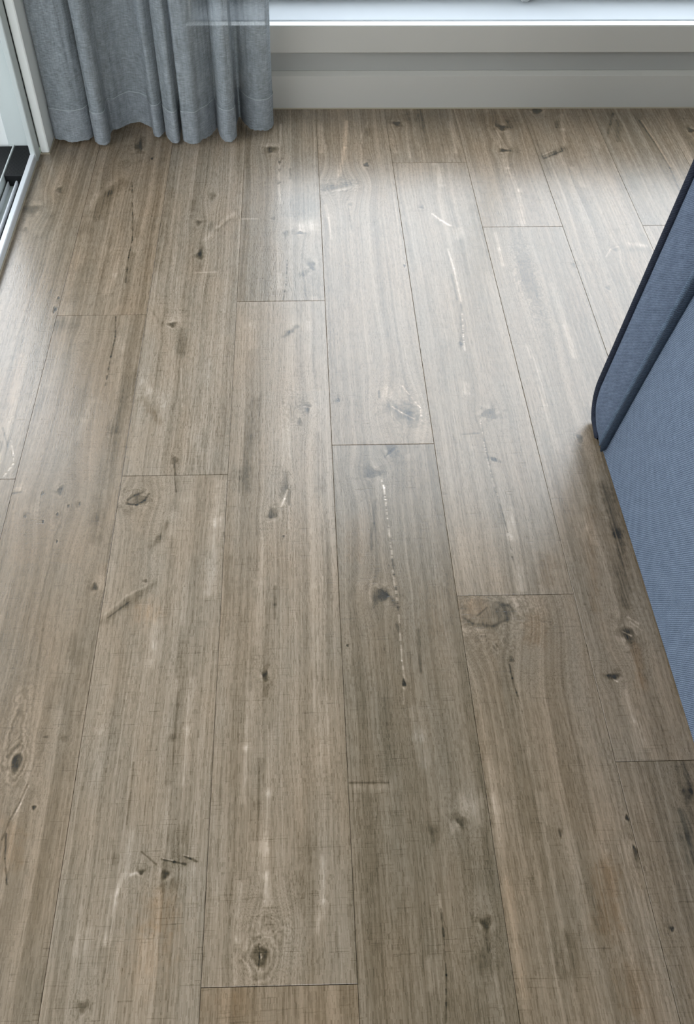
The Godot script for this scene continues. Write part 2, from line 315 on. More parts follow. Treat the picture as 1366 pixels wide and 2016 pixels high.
	st(18, 53, 50, 58, 2.8, -0.24, 0, 0); st(50, 58, 76, 45, 2.6, -0.24, 0, 0); st(60, 14, 80, 18, 3.0, -0.2, 0, 0)
	st(80, 18, 87, 33, 2.8, -0.2, 0, 0); st(68, 30, 72, 30, 14.3, -0.22, 0, 0); st(92, 9, 92, 28, 4.2, 0.2, 0, 0)
	st(2, 64, 33, 65, 4.6, 0.18, 0, 0); st(28, 38, 45, 23, 1.3, -0.26, 0, 0); kn(48, 96, 3.1, 5.4, 0.3, 0)
	st(46, 91, 50, 98, 1.8, 0.3, 0, 0); kn(69, 118, 3.9, 4.4, 0.3, 1); st(64, 126, 65, 150, 1.2, -0.42, 0, 2)
	st(65, 150, 67, 174, 1.2, -0.42, 0, 2); st(67, 174, 70, 192, 1.2, -0.42, 0, 2); st(70, 192, 72, 237, 0.8, -0.25, 0, 0)
	st(117, 51, 111, 81, 15.8, -0.1, 0.04, 0); kn(91, 384, 1.2, 5.4, 0.45, 0); kn(186, 365, 2.1, 4.2, 0.5, 0)
	kn(186, 410, 2.7, 8.5, 0.42, 1); st(15, 295, 10, 348, 9.1, 0.12, 0, 0); st(10, 348, 7, 399, 8.9, 0.12, 0, 0)
	st(76, 328, 75, 370, 2.9, 0.12, 0, 0); st(143, 437, 128, 501, 16.6, -0.12, 0.05, 0); st(142, 562, 135, 588, 17.9, -0.08, 0.03, 0)
	st(66, 283, 58, 545, 6.8, -0.07, 0, 0); st(77, 515, 69, 552, 12.3, -0.12, 0, 0); st(10, 454, 3, 572, 9.0, 0.08, 0.02, 0)
	st(69, 87, 59, 152, 10.8, -0.05, 0, 0)
	begin("6a")
	kn(119, 114, 12.3, 13.7, 0.4, 0); kn(104, 233, 12.0, 7.6, 0.4, 0); st(107, 113, 99, 217, 4.1, 0.18, 0, 0)
	st(99, 217, 100, 320, 4.1, 0.18, 0, 0); st(100, 320, 111, 423, 4.3, 0.18, 0, 0); st(111, 423, 97, 577, 3.7, 0.18, 0, 0)
	st(132, 138, 124, 218, 6.8, 0.12, 0, 0); st(72, 69, 103, 69, 44.3, -0.1, 0.02, 0); st(156, 71, 152, 97, 19.1, -0.1, 0, 0)
	begin("6b")
	st(26, 23, 27, 88, 3.6, 0.18, 0, 0); st(27, 88, 26, 149, 3.6, 0.18, 0, 0); kn(71, 195, 14.7, 85.4, 0.1, 2)
	st(30, 428, 41, 504, 4.0, 0.16, 0, 0); st(41, 504, 34, 602, 3.5, 0.16, 0, 0); st(34, 602, 36, 715, 3.4, 0.16, 0, 0)
	kn(183, 152, 4.6, 7.6, 0.22, 0); kn(83, 691, 5.7, 9.2, 0.3, 2); st(102, 815, 100, 918, 11.9, -0.22, 0, 0)  # long dark streak: grey grain, deepened for the shade beside the sofa
	st(100, 918, 78, 1062, 10.9, -0.22, 0, 0); kn(68, 1117, 10.3, 11.9, 0.36, 1); st(62, 1112, 73, 1120, 1.6, 0.45, 0, 0)
	st(77, 1086, 90, 1098, 2.0, 0.22, 0, 0); st(78, 1094, 92, 1110, 1.5, 0.18, 0, 0); kn(28, 1190, 8.4, 4.3, 0.5, 0)
	st(27, 1195, 32, 1199, 1.4, 0.35, 0, 0); st(48, 873, 51, 906, 3.7, 0.15, 0, 0); st(51, 906, 54, 935, 3.7, 0.15, 0, 0)
	st(40, 1215, 42, 1264, 3.5, 0.14, 0, 0); st(42, 1264, 46, 1302, 3.5, 0.14, 0, 0); st(64, 861, 27, 1071, 8.4, -0.08, 0.03, 0)
	st(75, 1137, 68, 1207, 7.0, -0.06, 0.06, 0); st(120, 223, 121, 460, 5.6, 0.1, 0, 0); st(120, 363, 110, 608, 4.2, 0.1, 0, 0)
	begin("6c")
	kn(89, 47, 6.3, 6.5, 0.45, 0); st(96, 2, 94, 47, 3.7, -0.22, 0, 0); st(72, 75, 70, 109, 7.7, -0.2, -0.06, 0)
	st(70, 109, 70, 142, 7.7, -0.2, -0.06, 0); kn(18, 221, 2.6, 2.9, 0.5, 0); st(27, 29, 19, 61, 8.3, 0.06, 0, 0)
	begin("7a")
	kn(39, 23, 12.7, 11.4, 0.5, 0); st(85, 84, 79, 115, 5.4, -0.28, 0, 0); st(11, 265, 44, 245, 10.2, -0.18, 0, 0)
	st(44, 245, 75, 223, 9.7, -0.18, 0, 0); st(12, 257, 43, 235, 2.3, 0.22, 0, 0); st(15, 273, 67, 238, 2.8, -0.26, 0, 0)
	st(102, 47, 91, 127, 3.5, 0.18, 0, 0); st(91, 127, 77, 217, 3.4, 0.18, 0, 0); kn(100, 674, 7.0, 6.9, 0.3, 0)
	st(74, 704, 92, 674, 2.0, 0.25, 0, 0); st(92, 674, 111, 665, 2.6, 0.25, 0, 0); st(139, 653, 174, 662, 4.1, 0.25, 0, 0)
	st(139, 677, 156, 677, 9.9, -0.14, -0.02, 0); kn(52, 820, 4.5, 6.3, 0.3, 0); st(79, 321, 84, 405, 5.8, 0.16, 0, 0)
	st(184, 31, 169, 221, 7.1, 0.12, 0, 0)
	begin("8a")
	st(56, 41, 34, 102, 3.4, -0.22, 0, 0); st(34, 102, 12, 164, 3.3, -0.22, 0, 0); st(60, 85, 35, 189, 8.0, -0.18, -0.03, 0)
	st(119, 81, 129, 195, 2.5, -0.26, 0, 0); st(129, 195, 135, 327, 2.4, -0.26, 0, 0); st(135, 327, 131, 436, 2.1, -0.26, 0, 0)
	st(125, 81, 133, 195, 2.6, 0.16, 0.04, 0); st(133, 195, 139, 320, 2.4, 0.16, 0.04, 0); st(21, 376, 12, 414, 24.8, -0.04, -0.04, 0)
	begin("8b")
	begin("9a")
	kn(54, 136, 8.2, 10.9, 0.5, 0)

var fib: PackedFloat32Array
var fib2: PackedFloat32Array
var streak: PackedFloat32Array
var broad: PackedFloat32Array
var cuts: PackedFloat32Array
var patch: PackedFloat32Array
var blotch: PackedFloat32Array
var job := []               # [plank id, pixels wide, pixels long, seed, tone, warmth, albedo bytes, height bytes]

func prepare_noise() -> void:
	fib = table(noise(11, 0.35, 2), 512, 512)
	fib2 = table(noise(12, 0.42, 1), 512, 512)
	streak = table(noise(13, 0.020, 5), 2048, 128)
	broad = table(noise(14, 0.0045, 2), 2048, 64)
	cuts = table(noise(15, 0.30, 2), 512, 512)
	patch = table(noise(16, 0.03, 3), 512, 512)
	blotch = table(noise(17, 0.012, 4), 512, 512)

func wood(n: int) -> void:
	var id: String = job[n][0]
	var w: int = job[n][1]
	var h: int = job[n][2]
	var sd: int = job[n][3]
	var lift: float = job[n][4]
	var warmth: float = job[n][5]
	var mm := 190.0 / w
	var vivid := 1.15 if h < 1600 else 1.0
	var force := 1.3 if id in ["3a", "4a", "5a", "5b", "6a", "6b", "7a", "8a"] else 1.08
	var tone := PackedFloat32Array(); tone.resize(w * h)
	var warm := PackedFloat32Array(); warm.resize(w * h)
	var bend := PackedFloat32Array(); bend.resize(w * h)
	var deep := PackedFloat32Array(); deep.resize(w * h)
	var r := RandomNumberGenerator.new()
	r.seed = sd * 7919 + 5
	var marks: Dictionary = grain.get(id, {"k": [], "s": []})
	for k: Array in marks.k:
		var kx: float = k[0]; var ky: float = k[1]; var a: float = k[2]; var b: float = k[3]; var d: float = k[4] * 1.05
		var rings: int = k[5]
		var reach := 3.2 if rings < 3 else 4.2
		var ph := r.randf() * TAU
		# the fibres part around the knot
		var ra := a * 2.2 + 3.0
		var rb := b * 2.6 + 12.0
		for y in range(maxi(0, int((ky - rb * 2.4) / mm)), mini(h, int((ky + rb * 2.4) / mm) + 1)):
			var dy := (y * mm - ky) / rb
			var ey := exp(-dy * dy)
			for x in range(maxi(0, int((kx - ra * 2.6) / mm)), mini(w, int((kx + ra * 2.6) / mm) + 1)):
				var dx := (x * mm - kx) / ra
				bend[y * w + x] -= (x * mm - kx) * 0.75 * ey * exp(-dx * dx)
		for y in range(maxi(0, int((ky - b * reach) / mm)), mini(h, int((ky + b * reach) / mm) + 1)):
			for x in range(maxi(0, int((kx - a * reach) / mm)), mini(w, int((kx + a * reach) / mm) + 1)):
				var dx := (x * mm - kx) / a
				var dy := (y * mm - ky) / b
				var wob := blotch[((y * 2 + sd * 31) & 511) * 512 + ((x * 2 + sd * 17) & 511)]
				var q := sqrt(dx * dx + dy * dy) * (1.0 + (0.5 if rings < 3 else 0.22) * wob) + (0.22 if rings < 3 else 0.10) * sin(3.0 * atan2(dy, dx) + ph)
				var i := y * w + x
				# a dark heart with a rim, then a soft halo
				var e := exp(-pow(maxf(q, 0.0), 3.0)) * d
				tone[i] -= e * (0.8 + 0.6 * wob)
				tone[i] -= 0.32 * d * exp(-pow((q - 0.95) / 0.22, 2.0)) * (0.6 + wob)
				tone[i] -= 0.22 * d * exp(-q * q * 0.30)
				tone[i] += 0.28 * d * exp(-pow((q - 1.8) / 0.6, 2.0)) * (0.4 + 1.4 * wob)
				deep[i] += e * 0.5
				if rings > 0:
					var fade := exp(-pow(q / (1.1 + 0.5 * rings), 2.0)) * minf(1.0, q * 0.7)
					tone[i] += (0.05 + 0.04 * rings) * fade * sin(q * (9.0 - rings * 1.0) + ph + wob * (3.0 if rings < 3 else 1.2))
	for s: Array in marks.s:
		var p := Vector2(s[0], s[1]); var q := Vector2(s[2], s[3])
		var pale: bool = s[4] > 3.0 and s[5] > 0.0
		var sw: float = s[4] * (1.5 if pale else 1.0); var d: float = s[5] * (0.85 if pale else 1.0); var wm: float = s[6]
		var dots: int = s[7]
		var far := sw * 2.2 + 1.0
		var pq := q - p
		var l2 := maxf(pq.length_squared(), 1e-4)
		var thin := sw < 3.2
		for y in range(maxi(0, int((minf(p.y, q.y) - far) / mm)), mini(h, int((maxf(p.y, q.y) + far) / mm) + 1)):
			for x in range(maxi(0, int((minf(p.x, q.x) - far) / mm)), mini(w, int((maxf(p.x, q.x) + far) / mm) + 1)):
				var v := Vector2(x * mm, y * mm)
				var wob := blotch[((y * 3 + 97) & 511) * 512 + ((x * 3 + sd * 13) & 511)]
				var t := clampf((v - p).dot(pq) / l2, 0.0, 1.0)
				var g := v.distance_to(p + pq * t) + wob * (0.9 if thin else sw * 0.55)
				var e := exp(-g * g / (sw * sw))
				if e < 0.02:
					continue
				if dots > 0:  # dotted cracks; pale ones hold filler and painted-in edge glints
					var f := fib[((y / (5 if dots == 1 else 11) + sd * 3) & 511) * 512 + 40 + dots]
					e *= clampf((0.55 if dots == 1 else 0.9) + f * (2.2 if dots == 1 else 1.3), 0.0, 1.0)
				elif not thin:
					e *= clampf(0.9 + 0.9 * streak[((sd * 5 + int(y * mm * 0.03)) & 127) * 2048 + ((int((x * mm + bend[y * w + x]) * 8.0) + sd * 91) & 2047)], 0.3, 1.5)
				var i := y * w + x
				tone[i] += d * e
				warm[i] += wm * e
				if thin and absf(d) > 0.2:
					deep[i] += e * 0.5 * absf(d)
	var hop := PackedInt32Array(); hop.resize(w)
	for x in w:
		hop[x] = r.randi() & 511
	var rgb := PackedByteArray(); rgb.resize(w * h * 3)
	var hgt := PackedByteArray(); hgt.resize(w * h)
	var ox := r.randi() & 2047
	var oy := r.randi() & 4095
	var cut := PackedFloat32Array(); cut.resize(1024)
	for k in 1024:
		cut[k] = r.randf_range(0.7, 1.25) if r.randf() < 0.17 else r.randf_range(0.0, 0.45)
	var lean := r.randf_range(-0.02, 0.045)
	for y in h:
		var Y := y * mm
		var sy := Y * 0.05 + oy * 0.13
		var s0 := (int(sy) & 127) * 2048
		var s1 := ((int(sy) + 1) & 127) * 2048
		var sf := sy - floorf(sy)
		var by := Y * 0.035 + oy * 0.07
		var b0 := (int(by) & 63) * 2048
		var b1 := ((int(by) + 1) & 63) * 2048
		var bf := by - floorf(by)
		var py := int(Y * 0.55 + oy) & 511
		var fy := Y * 0.13 + oy
		var gy := Y * 0.05 + oy
		for x in w:
			var i := y * w + x
			var X := x * mm
			var sway := blotch[((int(Y * 0.16) + oy) & 511) * 512 + ((int(X * 0.5) + ox) & 511)]
			var u := X + bend[i] + 5.0 * sway
			var ui := int(u * 3.3 + 900.0)
			var si := (int(u * 8.0) + ox + 4000) & 2047
			var st_ := streak[s0 + si] * (1.0 - sf) + streak[s1 + si] * sf
			var br := broad[b0 + si] * (1.0 - bf) + broad[b1 + si] * bf
			var h0 := hop[x]
			var f := fib[((int(fy + h0 * 0.9) ) & 511) * 512 + (ui & 511)]
			var po := fib2[((int(gy * 1.3 + h0 * 1.7)) & 511) * 512 + ((ui * 2 + 77) & 511)]
			po = clampf((po - 0.22) * 2.6, 0.0, 1.0)
			# saw marks run across the plank, in patches
			var pa := patch[py * 512 + ((int(X * 0.9) + ox) & 511)]
			var cy := int((Y + X * lean) * 1.35) + oy
			var cu := cuts[(cy & 511) * 512 + ((int(X * 0.055) + ((cy * 37) & 511)) & 511)]
			cu = clampf((cu - 0.34 + pa * 0.5) * 3.0, 0.0, 1.0) * cut[cy & 1023]
			var t := vivid * (0.09 * br + 0.14 * st_) + 0.08 * f - po * 0.19 - cu * 0.16 + 0.05 * pa * br + tone[i] * force + lift
			var wm := warmth + (warm[i] * 0.5 if warm[i] > 0.0 else warm[i] * 0.25) + 0.010 * patch[((int(Y * 0.12) + ox) & 511) * 512 + ((int(u * 0.35) + oy) & 511)]
			var k := maxf(0.05, 1.0 + t)
			# lighter wood is greyer
			rgb[i * 3] = int(clampf((0.533 + wm) * k * 255.0, 0.0, 255.0))
			rgb[i * 3 + 1] = int(clampf((0.465 + 0.1 * wm) * (1.0 + 0.06 * t) * k * 255.0, 0.0, 255.0))
			rgb[i * 3 + 2] = int(clampf((0.383 - 0.6 * wm) * (1.0 + (0.22 if t > 0.0 else 0.34) * t) * k * 255.0, 0.0, 255.0))
			hgt[i] = int(clampf(200.0 + f * 9.0 + st_ * 10.0 - po * 40.0 - cu * 55.0 - deep[i] * 200.0, 0.0, 255.0))
	job[n][6] = rgb
	job[n][7] = hgt

func plank_material(n: int) -> StandardMaterial3D:
	var w: int = job[n][1]
	var h: int = job[n][2]
	var m := StandardMaterial3D.new()
	m.albedo_texture = ImageTexture.create_from_image(Image.create_from_data(w, h, false, Image.FORMAT_RGB8, job[n][6]))
	var im := Image.create_from_data(w, h, false, Image.FORMAT_L8, job[n][7])
	im.convert(Image.FORMAT_RGBA8)
	im.bump_map_to_normal_map(BUMP)
	m.normal_enabled = true
	m.normal_texture = ImageTexture.create_from_image(im)
	m.normal_scale = 1.0
	m.texture_repeat = false
	m.roughness = FLOOR_ROUGH
	m.metallic_specular = FLOOR_SPEC
	job[n][6] = null
	job[n][7] = null
	return m

# one floor board: chamfered edges, square ends, its top at y = 0
func board(x0: float, x1: float, z0: float, z1: float, ox: float, oz: float, long: float, m: Material, parent: Node) -> void:
	var st := surf()
	var c := 0.0005
	var lo := Vector3(x0 + GAP, -0.008, z0 + END_GAP)
	var hi := Vector3(x1 - GAP, 0.0, z1 - END_GAP)
	var top := [Vector3(lo.x + c, 0, lo.z + c), Vector3(hi.x - c, 0, lo.z + c), Vector3(hi.x - c, 0, hi.z - c), Vector3(lo.x + c, 0, hi.z - c)]
	var rim := [Vector3(lo.x, -c, lo.z), Vector3(hi.x, -c, lo.z), Vector3(hi.x, -c, hi.z), Vector3(lo.x, -c, hi.z)]
	var low := [Vector3(lo.x, lo.y, lo.z), Vector3(hi.x, lo.y, lo.z), Vector3(hi.x, lo.y, hi.z), Vector3(lo.x, lo.y, hi.z)]
	var faces := [[top[0], top[1], top[2], top[3], Vector3.UP]]
	for k in 4:
		var j := (k + 1) % 4
		var o: Vector3 = (rim[k] + rim[j]) / 2.0 - Vector3((lo.x + hi.x) / 2.0, -c, (lo.z + hi.z) / 2.0)
		faces.append([top[k], top[j], rim[j], rim[k], o.normalized() + Vector3.UP])
		faces.append([rim[k], rim[j], low[j], low[k], o])
	for f: Array in faces:
		var n: Vector3 = (f[1] - f[0]).cross(f[2] - f[0]).normalized()
		var order := [0, 1, 2, 0, 2, 3]
		if n.dot(f[4]) > 0.0:
			order = [0, 2, 1, 0, 3, 2]
		else:
			n = -n
		for k: int in order:
			var v: Vector3 = f[k]
			st.set_normal(n)
			st.set_uv(Vector2((v.x - ox) / PW, (v.z - oz) / long))
			st.add_vertex(v)
	obj("plank", st, m, parent, true)

func lay_floor() -> void:
	var floor_ := base("floor")
	struct(floor_, "grey brown oak plank floor with knots and fine saw marks across the grain", "floor")
	slab("subfloor", Vector3(0.0405, -0.06, -2.6), Vector3(3.7, -0.0085, 2.6), M.dark_gap, floor_, 0.001)
	var wall_v := -2.45 / PW
	# far ends of the boards of each row, counted in plank widths from the camera; a board is seven long
	var rows := [
		[0, ["0a", -12.61], ["0b", -5.608], ["", 1.39], ["", 8.39]], [1, ["1a", -15.04], ["1b", -8.037], ["", -1.037], ["", 5.963]],
		[2, ["2a", -12.63], ["2b", -5.626], ["", 1.374], ["", 8.374]], [3, ["3a", -15.25], ["3b", -8.251], ["3c", -1.253], ["", 5.747]],
		[4, ["4a", -12.99], ["4b", -5.989], ["", 1.011], ["", 8.011]], [5, ["5a", -18.21], ["5b", -11.214], ["5c", -4.205], ["", 2.795], ["", 9.795]],
		[6, ["6a", -16.68], ["6b", -9.679], ["6c", -2.703], ["", 4.297], ["", 11.297]], [7, ["7a", -13.1], ["", -6.1], ["", 0.9], ["", 7.9]],
		[8, ["8a", -16.68], ["8b", -9.676], ["", -2.676], ["", 4.324], ["", 11.324]], [9, ["9a", -13.3], ["", -6.3], ["", 0.7], ["", 7.7]]]
	for c in range(10, 19):
		var v := -13.4 - float((c * 23) % 60) / 10.0
		var row := [c]
		while v < 13.0:
			row.append(["", v])
			v += 7.0
		rows.append(row)
	var tones := {"0a": [0.02, 0.0], "0b": [-0.03, 0.0], "1a": [0.02, 0.003], "1b": [0.02, 0.002], "2a": [0.11, -0.010], "2b": [0.10, -0.008], "3a": [0.05, -0.010], "3b": [0.08, -0.004], "3c": [-0.01, 0.012],
		"4a": [0.03, 0.0], "4b": [-0.06, -0.008], "5a": [-0.02, 0.0], "5b": [0.05, -0.004], "5c": [0.0, 0.002], "6a": [-0.02, 0.004], "6b": [0.0, 0.0], "6c": [-0.07, 0.0], "7a": [0.0, 0.0], "8a": [-0.02, -0.006], "8b": [0.02, 0.0], "9a": [-0.02, 0.0]}
	var spare := ["0b", "3c", "8b", "6c"]
	var at := {}
	var ids: Array = tones.keys()
	for k in ids.size():
		var id: String = ids[k]
		var fine := id in ["0b", "1b", "2b", "3b", "3c", "4b", "5b", "5c", "6b", "6c"]
		at[id] = job.size()
		job.append([id, 288 if fine else 208, 2016 if fine else 1456, k + 3, tones[id][0], tones[id][1], null, null])
	prepare_noise()
	var task := WorkerThreadPool.add_group_task(wood, job.size())
	WorkerThreadPool.wait_for_group_task_completion(task)
	var look := {}
	for id: String in ids:
		look[id] = plank_material(at[id])
	var turn := 0
	for row: Array in rows:
		var c: int = row[0]
		for k in range(1, row.size()):
			var id: String = row[k][0]
			var v: float = row[k][1]
			var end: float = row[k + 1][1] if k + 1 < row.size() else 13.5
			# the marks of first boards are measured from the wall
			var from := -12.74 if id.ends_with("a") and v < -12.74 else v
			if id == "":
				id = spare[turn % 4]
				turn += 1
			if end < wall_v or v > 13.2:
				continue
			board(maxf(c * PW, 0.0415), (c + 1) * PW, maxf(v, wall_v) * PW, minf(end, 13.3) * PW, c * PW, from * PW, 1.33, look[id], floor_)

const BUMP := 0.5
const FLOOR_ROUGH := 0.27
const FLOOR_SPEC := 0.67

# ------------------------------------------------------------------ cloth
func twill(w: int, h: int, lines_x: float, lines_y: float, dark: Color, light: Color, sd: int, amount := 1.0) -> Array:
	var im := Image.create(w, h, false, Image.FORMAT_RGB8)
	var hm := Image.create(w, h, false, Image.FORMAT_RGBA8)
	var n := noise(sd, 0.09, 2)
	var big := noise(sd + 1, 0.012, 3)
	for y in h:
		for x in w:
			var ph := float(x) / w * lines_x + float(y) / h * lines_y
			var wave := 0.5 + 0.5 * sin(TAU * ph + n.get_noise_2d(x * 0.6, y * 1.2) * 1.6)
			var knot := n.get_noise_2d(x * 3.1 + 300.0, y * 4.0) * 0.35
			var t := clampf(0.5 + (wave - 0.5) * 0.75 * amount + knot + big.get_noise_2d(x, y) * 0.2, 0.0, 1.0)
			im.set_pixel(x, y, dark.lerp(light, t))
			hm.set_pixel(x, y, Color(t, t, t))
	hm.bump_map_to_normal_map(2.0)
	return [ImageTexture.create_from_image(im), ImageTexture.create_from_image(hm)]

func cloth(tex: Array, scale: Vector2, rough := 0.9) -> StandardMaterial3D:
	var m := StandardMaterial3D.new()
	m.albedo_texture = tex[0]
	m.normal_enabled = true
	m.normal_texture = tex[1]
	m.normal_scale = 0.7
	m.uv1_scale = Vector3(scale.x, scale.y, 1)
	m.roughness = rough
	m.metallic_specular = 0.25
	m.cull_mode = BaseMaterial3D.CULL_DISABLED
	return m

func linen(sd: int, alpha: float, light: Color) -> StandardMaterial3D:
	var w := 512
	var im := Image.create(w, w, false, Image.FORMAT_RGBA8)
	var weft := noise(sd, 0.5, 2)
	var warp := noise(sd + 1, 0.5, 2)
	var soft := noise(sd + 2, 0.02, 3)
	for y in w:
		for x in w:
			var a := weft.get_noise_2d(x * 0.07 + float((y * 53) % 211) * 9.0, y * 1.1)
			var b := warp.get_noise_2d(x * 1.1, y * 0.05 + float((x * 71) % 193) * 9.0)
			var t := 0.115 * a + 0.06 * b + 0.07 * soft.get_noise_2d(x, y)
			var c := light * (1.0 + t)
			c.a = clampf(alpha + (a + b) * 0.14, 0.3, 1.0)
			im.set_pixel(x, y, c)
	var m := StandardMaterial3D.new()
	m.albedo_texture = ImageTexture.create_from_image(im)
	m.transparency = BaseMaterial3D.TRANSPARENCY_ALPHA
	m.roughness = 0.95
	m.metallic_specular = 0.15
	m.backlight_enabled = true
	m.backlight = Color(0.25, 0.25, 0.25)
	m.cull_mode = BaseMaterial3D.CULL_DISABLED
	m.uv1_scale = Vector3(2.1, 2.1, 1)
	return m

func glass() -> StandardMaterial3D:
	var m := mat(Color(0.96, 1.0, 0.99, 0.05), 0.0)
	m.transparency = BaseMaterial3D.TRANSPARENCY_ALPHA
	m.cull_mode = BaseMaterial3D.CULL_DISABLED
	return m

func materials() -> void:
	M.dark_gap = mat(Color(0.32, 0.27, 0.235), 0.9)
	M.wall = mat(Color(0.64, 0.635, 0.61), 0.85, 0.3)  # darker than the trim to stand for shade under the sill
	M.ceiling = mat(Color(0.84, 0.84, 0.82), 0.9, 0.3)
	M.paint = mat(Color(0.735, 0.72, 0.685), 0.5, 0.4)
	M.sill = mat(Color(0.78, 0.80, 0.82), 0.12, 0.5)
	M.frame = mat(Color(0.88, 0.89, 0.88), 0.35, 0.5)
	M.casing = mat(Color(0.93, 0.935, 0.92), 0.4, 0.5)
	M.stitch = mat(Color(0.68, 0.70, 0.71), 0.9, 0.2)
	M.door_frame = mat(Color(0.76, 0.785, 0.775), 0.4, 0.5)
	M.aluminium = mat(Color(0.82, 0.83, 0.84), 0.3, 0.5)
	M.rubber = mat(Color(0.02, 0.023, 0.03), 0.55, 0.4)
	M.caulk = mat(Color(0.66, 0.62, 0.54), 0.8, 0.3)
	M.glass = glass()
	M.concrete = mat(Color(0.62, 0.61, 0.58), 0.9, 0.3)
	M.paving = mat(Color(0.36, 0.355, 0.34), 0.9, 0.3)
	M.lawn = mat(Color(0.42, 0.45, 0.38), 1.0, 0.2)
	M.sofa = cloth(twill(384, 384, -37, 24, Color(0.345, 0.392, 0.457), Color(0.525, 0.578, 0.652), 31, 1.2), Vector2(7.5, 7.5))
	M.rib = cloth(twill(256, 256, 0, 30, Color(0.295, 0.337, 0.40), Color(0.47, 0.518, 0.592), 33, 1.15), Vector2(9, 9))
	M.trim_cloth = cloth(twill(128, 128, 12, 12, Color(0.13, 0.145, 0.185), Color(0.24, 0.26, 0.31), 35), Vector2(18, 18))
	M.piping = cloth(twill(128, 128, 10, 14, Color(0.29, 0.34, 0.40), Color(0.43, 0.49, 0.56), 37), Vector2(18, 18))
	M.welt = cloth(twill(128, 128, 10, 14, Color(0.15, 0.18, 0.225), Color(0.24, 0.285, 0.34), 39), Vector2(18, 18))
	M.linen = linen(51, 0.74, Color(0.585, 0.61, 0.625))
	M.hem = linen(55, 0.80, Color(0.58, 0.60, 0.615))

# ------------------------------------------------------------------ curtain
func curtain() -> void:
	var root := base("curtain", Vector3(0.35, 0, -2.28))
	root.set_meta("label", "blue grey sheer linen curtain hanging in deep folds to the floor beside the window")
	root.set_meta("category", "curtain")
	# where the hem stands on the floor, from the door side to the window side
	var c := Curve3D.new()
	var feet := [[.060, -2.300], [.0685, -2.2654], [.076, -2.252], [.094, -2.2455], [.115, -2.2385], [.135, -2.238], [.154, -2.2456], [.166, -2.262], [.172, -2.285], [.1745, -2.262], [.1786, -2.240],
		[.1886, -2.2245], [.2023, -2.2205], [.2131, -2.229], [.2159, -2.250], [.2123, -2.279], [.2164, -2.3004], [.230, -2.299], [.2464, -2.3216], [.2663, -2.337], [.2915, -2.332], [.3133, -2.318], [.322, -2.304],
		[.3275, -2.277], [.3361, -2.2606], [.3476, -2.266], [.355, -2.286], [.357, -2.300], [.3605, -2.276], [.3675, -2.2525], [.384, -2.229], [.3948, -2.2265], [.3985, -2.242], [.397, -2.275], [.401, -2.310], [.405, -2.285],
		[.4075, -2.252], [.4125, -2.2315], [.424, -2.226], [.4452, -2.226], [.460, -2.243], [.475, -2.264], [.4885, -2.2905], [.494, -2.305], [.4985, -2.292], [.5035, -2.2635], [.5136, -2.240], [.5299, -2.232],
		[.5425, -2.242], [.5470, -2.263], [.5440, -2.292], [.5445, -2.330], [.5500, -2.362], [.5570, -2.358], [.5643, -2.333], [.5744, -2.3135], [.5883, -2.297], [.6061, -2.2865], [.6263, -2.291], [.6405, -2.309], [.6425, -2.335], [.632, -2.365]]
	for k in feet.size():
		var p := Vector3(feet[k][0], 0, feet[k][1])
		var a: Array = feet[maxi(k - 1, 0)]
		var b: Array = feet[mini(k + 1, feet.size() - 1)]
		var t := Vector3(b[0] - a[0], 0, b[1] - a[1]) / 6.0
		c.add_point(p, -t, t)
	c.bake_interval = 0.004
	var path := c.get_baked_points()
	var n := path.size()
	var wav := noise(71, 2.3, 2)
	var level := func(y0: float, y1: float, steps: int, swell: float) -> Array:
		var rows := []
		var uvs := []
		for r in steps + 1:
			var y := lerpf(y0, y1, float(r) / steps)
			var row := []
			var uv := []
			for k in n:
				var p := path[k]
				var t := (path[mini(k + 1, n - 1)] - path[maxi(k - 1, 0)]).normalized()
				var nn := Vector3(-t.z, 0, t.x)
				var hang := 0.0015 * sin(k * 0.31) + 0.002 * wav.get_noise_2d(k * 0.12, 3.0)
				var drift := wav.get_noise_2d(k * 0.05, y * 1.3) * minf(y, 0.6) * 0.012
				var q := p + nn * (drift + swell) - Vector3(0.35, 0, -2.28)
				q.y = y + (hang + 0.003 if y < 0.02 else 0.0)
				row.append(q)
				uv.append(Vector2(k * 0.004, y))
			rows.append(row)
			uvs.append(uv)
		return [rows, uvs]
	var st := surf()
	var g: Array = level.call(0.004, 2.36, 60, 0.0)
	sheet(st, g[0], g[1])
	obj("drape", st, M.linen, root)
	st = surf()
	g = level.call(0.0042, 0.091, 6, 0.0013)
	sheet(st, g[0], g[1])
	obj("hem", st, M.hem, root)
	st = surf()
	g = level.call(0.0895, 0.0912, 1, 0.0019)
	sheet(st, g[0], g[1])
	obj("hem_stitch", st, M.stitch, root)
	# heading tape and the rail it hangs from, above the picture
	st = surf()
	g = level.call(2.32, 2.36, 2, 0.0015)
	sheet(st, g[0], g[1])
	obj("heading_tape", st, M.hem, root)
	var rail := base("curtain_rail", Vector3(0.06, 2.36, -2.30))
	rail.set_meta("label", "white curtain rail under the ceiling carrying the linen curtain")
	rail.set_meta("category", "curtain rail")
	obj("rail", box(surf(), Vector3(0, 0, -0.015), Vector3(3.2, 0.03, 0.015), 0.004), M.frame, rail)

